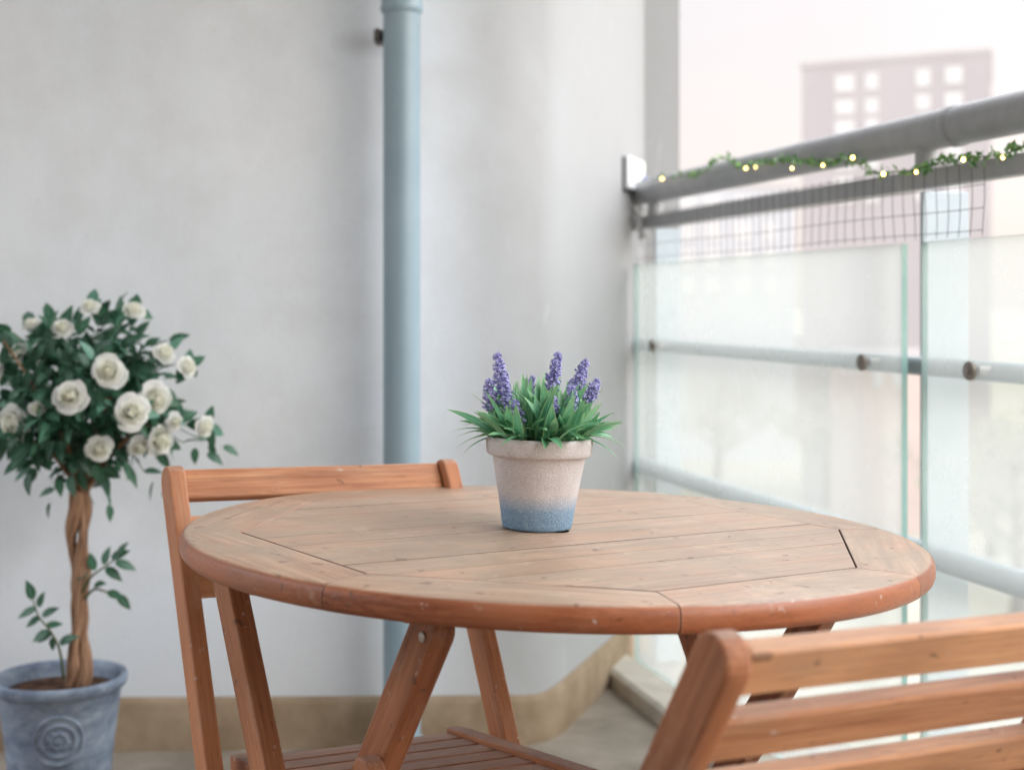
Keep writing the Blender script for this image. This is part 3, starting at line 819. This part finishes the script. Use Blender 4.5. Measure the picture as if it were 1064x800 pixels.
for i, (xb, yb, xt, yt, dy, r_, n_) in enumerate([(519, 412, 511, 369, .000, .0115, 84), (528, 438, 518, 392, -.022, .0120, 84), (507, 428, 503, 396, -.012, .0115, 62), (536, 446, 531, 418, -.036, .0110, 54), (568, 406, 575, 366, .010, .0115, 90), (593, 404, 604, 373, .004, .0110, 74), (604, 416, 617, 393, .002, .0105, 64), (593, 434, 588, 400, -.026, .0115, 80), (573, 452, 570, 412, -.044, .0120, 90), (547, 414, 548, 391, .020, .0070, 34)]):
    spike(*lp(xb, yb, dy), *lp(xt, yt, dy), r_, n_, 100 + i)

# ------------------------------------------------------------------ rose tree
RX, RY = -.897, 2.86
rz = floor_z(RX, RY)
rt_ = thing('rose_tree', 'white standard rose with twisted trunk in a washed blue grey pot by the wall', 'plant', loc=(RX, RY, rz))
ro = V(RX, RY, rz)
PR = (Z0 - (700 - HY) / F * RY) - rz       # height of the rim
R1 = 68.5 / F * RY
mb = MB()
mb.lathe([(.0001, .0), (R1 * .70, .0), (R1 * .72, .006), (R1 * .80, PR * .45), (R1 * .90, PR - .032), (R1 * .93, PR - .026), (R1 * .97, PR - .022), (R1 * .995, PR - .014), (R1, PR - .008), (R1 * .985, PR - .001), (R1 * .95, PR), (R1 * .90, PR - .003), (R1 * .87, PR - .012), (R1 * .84, PR - .05)], 56)
pot = mb.build('pot', M['zinc'], rt_, sharp=70)
mb = MB(); mb.lathe([(.0001, PR - .026), (R1 * .5, PR - .028), (R1 * .865, PR - .032)], 36); mb.build('soil', M['soil'], rt_)
# raised round seal on the front of the pot
mc = px(93, 770, RY - R1 * .80) - ro
ang = math.atan2(mc.x, .10); out_n = V(.27, -.96, -.20).normalized()
ex = V(0, 0, 1).cross(out_n).normalized() * -1; ey = out_n.cross(ex) * -1
zs = mc.z; rs_ = R1 * (.80 + (zs - PR * .45) / (PR * .55) * .10)
cen = V(.0, 0, zs) + V(out_n.x, out_n.y, 0).normalized() * (rs_ - .001)
def proj_disc(r_, a, lift):
    q = cen + ex * (r_ * math.cos(a)) + ey * (r_ * math.sin(a))
    rad = R1 * (.80 + (q.z - PR * .45) / (PR * .55) * .10) * (1)
    h = V(q.x, q.y, 0).normalized() * (rad + lift); return V(h.x, h.y, q.z)
mb = MB(); rings = []
for (r_, l_) in ((.052, -.001), (.051, .003), (.047, .004), (.044, .001), (.036, .001), (.033, .0035), (.030, .0035), (.028, .001), (.020, .001), (.017, .004), (.013, .004), (.010, .0015), (.004, .005), (.0005, .005)):
    l_ *= 1.5
    rings.append([proj_disc(r_ * (1 + (.10 * math.sin(8 * a_) if r_ < .022 else 0)), a_, l_) for a_ in [2 * math.pi * k / 40 for k in range(40)]])
vs = [p for r_ in rings for p in r_]; fs = [(i * 40 + k, i * 40 + (k + 1) % 40, (i + 1) * 40 + (k + 1) % 40, (i + 1) * 40 + k) for i in range(len(rings) - 1) for k in range(40)]
mb.add(vs, fs, smooth=True); mb.build('round_seal', M['zinc'], pot)
# trunk: two stems twisted round each other
tb = px(78, 716, RY) - ro; tt = px(86, 505, RY) - ro
mb = MB()
for ph, rr0 in ((0, .0130), (math.pi, .0105), (2.0, .0070)):
    P, Rr = [], []
    for i in range(30):
        t = i / 29; c = tb.lerp(tt, t) + V(.006 * math.sin(t * 5), 0, 0); a = ph + t * 4.4
        amp = .0115 + .004 * math.sin(t * 19 + ph * 3)
        P.append(c + V(math.cos(a) * amp, math.sin(a) * amp, 0)); Rr.append(rr0 * (1.0 + .20 * math.sin(t * 16 + ph * 2) + .08 * math.sin(t * 41 + ph)) * (1.08 - .15 * t))
    mb.tube(P, Rr, 12)
r2 = random.Random(31)
cc = px(82, 412, RY) - ro
for i in range(16):
    a = r2.uniform(0, 6.28); e = cc + V(math.cos(a) * r2.uniform(.05, .19), math.sin(a) * r2.uniform(.05, .18), r2.uniform(-.09, .12))
    md = tt.lerp(e, .5) + V(0, 0, .02)
    mb.tube(smooth_path([tt - V(0, 0, .02), md, e], 4), [.006 - .0045 * k / 8 for k in range(9)], 6)
mb.build('trunk', M['bark'], rt_)
# foliage
AX, AY, AZ = .176, .17, .148
blooms = [(93, 318, .55, .60), (64, 341, .62, .45), (139, 322, .60, .10), (32, 337, .6, .2), (18, 366, .72, .55), (112, 386, 1.08, .97), (73, 411, .98, .97), (15, 440, 1.05, .85), (38, 424, .50, .8), (171, 367, .80, .70), (195, 381, .66, .55), (161, 415, 1.02, .84), (138, 428, .98, .98), (166, 457, .95, .84), (103, 466, .88, .98), (145, 464, .66, .93), (213, 443, .78, .35), (182, 438, .55, .7), (-6, 385, .8, .7), (-22, 425, .9, .7)]
bl3 = []
for (x, y, s, fr) in blooms:
    q = px(x, y, RY) - ro; dx, dz = (q.x - cc.x) / AX, (q.z - cc.z) / AZ
    dy = -AY * fr * math.sqrt(max(0.02, 1 - min(.95, dx * dx + dz * dz))) - .034
    Yq = RY + dy; q = px(x, y, Yq) - ro
    bl3.append((q, s))
mb = MB()
def twig_leaflets(c, d, n_, size):
    """a short twig with leaflets in pairs"""
    d = d.normalized(); sd = d.cross(V(r2.gauss(0, 1), r2.gauss(0, 1), r2.gauss(0, 1))).normalized()
    for k in range(n_):
        f = k / max(1, n_ - 1); p = c + d * (size * 1.5 * f)
        sgn = 1 if k % 2 else -1
        dl = (d * r2.uniform(.3, .8) + sd * sgn * r2.uniform(.6, 1.1) + V(0, 0, r2.uniform(-.5, .25))) if k < n_ - 1 else d
        leaf(mb, p, dl, V(r2.gauss(0, .5), r2.gauss(-.5, .5), 1), size * r2.uniform(.8, 1.25), size * r2.uniform(.42, .60), r2.uniform(.1, .8), r2.uniform(.1, .4), min(1, max(0, r2.gauss(.42, .28))), 0, 4)
cnt = 0
while cnt < 330:
    u1 = V(r2.gauss(0, 1), r2.gauss(0, 1), r2.gauss(0, 1)).normalized(); rad = r2.uniform(.36, .96) ** .7
    if u1.z < -.45 and rad > .85 and r2.random() < .6: continue
    c = cc + V(u1.x * AX, u1.y * AY, u1.z * AZ) * rad * .88
    d = (u1 * 1.0 + V(r2.gauss(0, .6), r2.gauss(0, .6), r2.gauss(-.05, .6)))
    twig_leaflets(c, d, r2.choice((3, 5, 5)), r2.uniform(.026, .048)); cnt += 1
for (q, s) in bl3:      # leaves behind the blooms
    for k in range(4):
        d = V(r2.gauss(0, 1), abs(r2.gauss(0, .4)), r2.gauss(0, 1)); leaf(mb, q + V(0, .018, 0), d, V(0, -1, .3), r2.uniform(.035, .052), r2.uniform(.018, .026), .6, .2, r2.uniform(.3, 1), 0, 4)
for (x, y) in ((150, 490), (60, 495), (105, 498), (205, 455), (190, 460)):
    c = px(x, y, RY - r2.uniform(-.04, .06)) - ro; e_ = (c - cc); mb.tube([cc + e_ * .55, cc + e_ * .8 + V(0, 0, .008), c], [.0016, .0013, .001], 5, tint=.2); twig_leaflets(c, e_, 3, .036)
mb.build('foliage', M['rose_leaf'], rt_)
def rose(q, s, seed):
    rs = random.Random(seed); mb = MB(); Rr = .0320 * s * (.9 + .2 * rs.random())
    d = (q - cc); d = V(d.x * 1.0, d.y * 1.2 - .10, d.z * 1.0).normalized()
    d = (d + V(rs.gauss(0, .15), rs.gauss(0, .1), rs.gauss(.08, .15))).normalized()
    e1 = d.cross(V(0, 0, 1)).normalized(); e2 = e1.cross(d)
    rows_ = [(5, 1.0, .30, 1.0), (5, .86, .52, .75), (6, .68, .70, .45), (5, .48, .84, .2), (4, .28, .94, .0)]
    for ri, (n_, rad, hgt, opn) in enumerate(rows_):
        for k in range(n_):
            a = 2 * math.pi * (k + .5 * (ri % 2)) / n_ + rs.uniform(-.2, .2) + ri * .35
            span = 2 * math.pi / n_ * 1.45 * rs.uniform(.92, 1.1); vs, fs, tn = [], [], []
            rr1 = rad * Rr * rs.uniform(.84, 1.16); hh = hgt * Rr * rs.uniform(.85, 1.15); rag = rs.uniform(-.17, .17); ph_ = rs.uniform(0, 6.28)
            for i in range(7):
                v_ = i / 6
                for j in range(9):
                    u_ = (j - 4) / 4
                    wv = min(1, .35 + v_ * 1.5) * (1 - max(0, v_ - .72) * 1.5 * abs(u_) ** 3)
                    vv = v_ * (1 - .16 * u_ * u_)
                    r_o = .22 + .78 * math.sin(vv * 1.45)                     # opening petal
                    r_c = .62 + .38 * math.sin(vv * 2.7)                      # closed, tip leaning in
                    r_ = rr1 * (r_o * opn + r_c * (1 - opn))
                    curl = max(0, vv - .78) * 4.5
                    r_ += Rr * .07 * curl * opn
                    z_ = hh * math.sin(min(1.57, vv * 1.75)) - Rr * .10 * curl * opn + Rr * .05 * math.sin(u_ * 4 + ph_) * vv
                    ca = a + u_ * span / 2 * wv
                    er2 = e1 * math.cos(ca) + e2 * math.sin(ca)
                    vs.append(q + er2 * r_ * (1 + rag * u_ * vv) + d * (z_ - Rr * .35)); tn.append(min(1, .72 + .35 * vv - .20 * (ri > 2) + .1 * (ri == 0)))
            for i in range(6):
                for j in range(8):
                    b_ = i * 9 + j; fs.append((b_, b_ + 1, b_ + 10, b_ + 9))
            mb.add(vs, fs, None, 0, True, tn)
    mb.tube([q - d * Rr * .1, q + d * Rr * .25, q + d * Rr * .48, q + d * Rr * .60], [Rr * .16, Rr * .20, Rr * .13, Rr * .03], 8, tint=[.55] * 24 + [.9] * 8)
    mb.tube([q - d * Rr * 1.2, q - d * Rr * .45, q - d * Rr * .2], [.002, .0035 + .05 * Rr, Rr * .35], 8, mat=1, tint=.8)
    for k in range(5):
        a = k * 1.257; er = e1 * math.cos(a) + e2 * math.sin(a)
        leaf(mb, q - d * Rr * .42, er - d * .1, d, Rr * .85, Rr * .3, .2, .2, .9, 1, 3)
    mb.build('rose_bloom', [M['rose'], M['rose_leaf']], rt_)
for i, (q, s) in enumerate(bl3): rose(q, s, 300 + i)
# side shoots low on the trunk
def shoot(pts, leaves, seed):
    mb = MB(); P = smooth_path([px(x, y, RY + dy) - ro for x, y, dy in pts], 4)
    mb.tube(P, [.0032 - .002 * i / (len(P) - 1) for i in range(len(P))], 6, mat=1)
    rs = random.Random(seed)
    for (x, y, dxl, dyl, sz) in leaves:
        c = px(x, y, RY - .02) - ro; leaf(mb, c, V(dxl, rs.uniform(-.5, .2), dyl), V(rs.gauss(0, .3), -.8, .7), sz * 1.25, sz * .62, .4, .2, rs.uniform(.2, .7), 0, 4)
    mb.build('side_shoot', [M['rose_leaf'], M['twig']], rt_)
shoot([(66, 705, -.02), (62, 675, -.03), (52, 655, -.03), (40, 640, -.02), (34, 622, -.02)],
      [(34, 622, -.1, .9, .034), (38, 632, -.9, -.3, .034), (44, 640, .6, .4, .030), (42, 642, -.7, -.3, .032), (48, 650, .5, .1, .026), (50, 655, -.9, -.5, .030), (54, 658, -1, -.4, .034), (56, 662, -.3, -1, .026), (62, 668, .9, .5, .036), (40, 630, .3, .9, .026)], 1)
shoot([(86, 615, -.02), (94, 600, -.03), (104, 592, -.03), (118, 582, -.02), (124, 575, -.02)],
      [(92, 596, -1, -.2, .030), (98, 592, -.2, .6, .030), (108, 586, .2, .9, .030), (116, 580, .9, .5, .032), (122, 578, .5, .9, .030), (120, 584, 1, -.3, .036), (110, 590, .8, -.5, .034)], 2)
shoot([(88, 622, -.02), (98, 612, -.02), (112, 615, -.02), (126, 620, -.02)], [(112, 615, .9, -.2, .030), (122, 618, .8, -.8, .032), (98, 608, .7, .3, .026)], 3)

# ------------------------------------------------------------------ the city beyond the railing
GZ = -13.
mb = MB(); mb.add([(-900, -200, GZ), (2200, -200, GZ), (2200, 2600, GZ), (-900, 2600, GZ)], [(0, 1, 2, 3)])
tag(mb.build('ground', M['far_ground']), kind='structure')
def block(name, label, x0, x1, y0, Y, depth, mats, wins, skew=0., roof=True):
    """an apartment block whose front runs from photograph column x0 to x1 at distance Y"""
    A = V((x0 - HX) / F * (Y + skew), Y + skew, GZ); B = V((x1 - HX) / F * Y, Y, GZ)
    topz = Z0 + (HY - y0) / F * Y
    X = (B - A); Wd = X.length; X.normalize(); Nn = V(-X.y, X.x, 0)
    Nd = V(B.x, B.y, 0).normalized() if skew else Nn
    r = thing(name, label, 'building', loc=tuple(A)); H = topz - GZ
    mb = MB(); mb.prism([(0, 0), (Wd, 0), (Wd + Nd.dot(X) * depth, Nd.dot(Nn) * depth), (Nd.dot(X) * depth, Nd.dot(Nn) * depth)], 0, H, (0, 0, 0), X, Nn); mb.build('wall', mats[0], r)
    if roof:
        mb = MB(); mb.prism([(-.1, -.1), (Wd + .1, -.1), (Wd + .1 + Nd.dot(X) * depth, Nd.dot(Nn) * depth), (Nd.dot(X) * depth - .1, Nd.dot(Nn) * depth)], H + .002, H + .3, (0, 0, 0), X, Nn); mb.build('roof', mats[1], r)
    for (fx, fw, zt, zb) in wins:
        t, b_ = Z0 + (HY - zt) / F * Y - GZ, Z0 + (HY - zb) / F * Y - GZ
        mb = MB(); cx = (fx - x0) / (x1 - x0) * Wd; ww = fw / (x1 - x0) * Wd
        mb.box(X * cx - Nn * .03 + V(0, 0, (t + b_) / 2), ww, .12, t - b_, X, Nn); mb.build('window', M['far_window'], r)
rows_ = [(67, 85), (94, 110), (116, 132), (140, 170), (178, 206)]
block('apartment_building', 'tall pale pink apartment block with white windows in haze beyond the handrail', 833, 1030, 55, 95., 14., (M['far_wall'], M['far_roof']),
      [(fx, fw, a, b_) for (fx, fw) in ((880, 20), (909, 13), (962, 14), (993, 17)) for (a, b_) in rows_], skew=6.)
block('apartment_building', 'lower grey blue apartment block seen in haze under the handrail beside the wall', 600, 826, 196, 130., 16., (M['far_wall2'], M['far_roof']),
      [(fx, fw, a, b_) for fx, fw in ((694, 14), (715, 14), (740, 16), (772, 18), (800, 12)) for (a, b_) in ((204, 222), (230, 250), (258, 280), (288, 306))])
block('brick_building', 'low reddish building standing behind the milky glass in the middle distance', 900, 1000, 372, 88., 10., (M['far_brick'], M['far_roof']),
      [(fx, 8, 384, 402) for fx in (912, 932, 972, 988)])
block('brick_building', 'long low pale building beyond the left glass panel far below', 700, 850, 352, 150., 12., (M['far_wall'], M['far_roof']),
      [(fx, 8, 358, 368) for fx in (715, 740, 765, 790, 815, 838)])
def far_tree(label, x, Y, h, wd, seed):
    r_ = random.Random(seed); X = (x - HX) / F * Y
    t = thing('tree', label, 'tree', loc=(X, Y, GZ))
    mb = MB(); mb.tube([(0, 0, 0), (.1, 0, h * .3), (-.1, 0, h * .6), (0, 0, h * .85)], [.35, .26, .16, .05], 8)
    for k in range(9):
        a = k * 2.4; z = h * (.35 + .05 * k); mb.tube([(0, 0, z), (math.cos(a) * wd * .22, math.sin(a) * wd * .22, z + h * .1), (math.cos(a) * wd * .4, math.sin(a) * wd * .4, z + h * .14)], [.12, .08, .03], 6)
    mb.build('trunk', M['far_bark'], t)
    mb = MB(); cl_ = [(V(r_.gauss(0, .23) * wd, r_.gauss(0, .23) * wd, h * r_.uniform(.42, .95)), r_.uniform(.10, .2) * wd) for _ in range(26)]
    for i in range(1500):
        c, rr_ = r_.choice(cl_); u1 = V(r_.gauss(0, 1), r_.gauss(0, 1), r_.gauss(0, .8)).normalized() * rr_ * r_.uniform(.5, 1.05)
        leaf(mb, c + u1, u1 + V(r_.gauss(0, .5), r_.gauss(0, .5), -.4) * rr_, V(r_.gauss(0, 1), 0, 1), r_.uniform(.35, .6), r_.uniform(.2, .35), tint=r_.random(), n=2)
    mb.build('crown', M['far_leaf'], t)
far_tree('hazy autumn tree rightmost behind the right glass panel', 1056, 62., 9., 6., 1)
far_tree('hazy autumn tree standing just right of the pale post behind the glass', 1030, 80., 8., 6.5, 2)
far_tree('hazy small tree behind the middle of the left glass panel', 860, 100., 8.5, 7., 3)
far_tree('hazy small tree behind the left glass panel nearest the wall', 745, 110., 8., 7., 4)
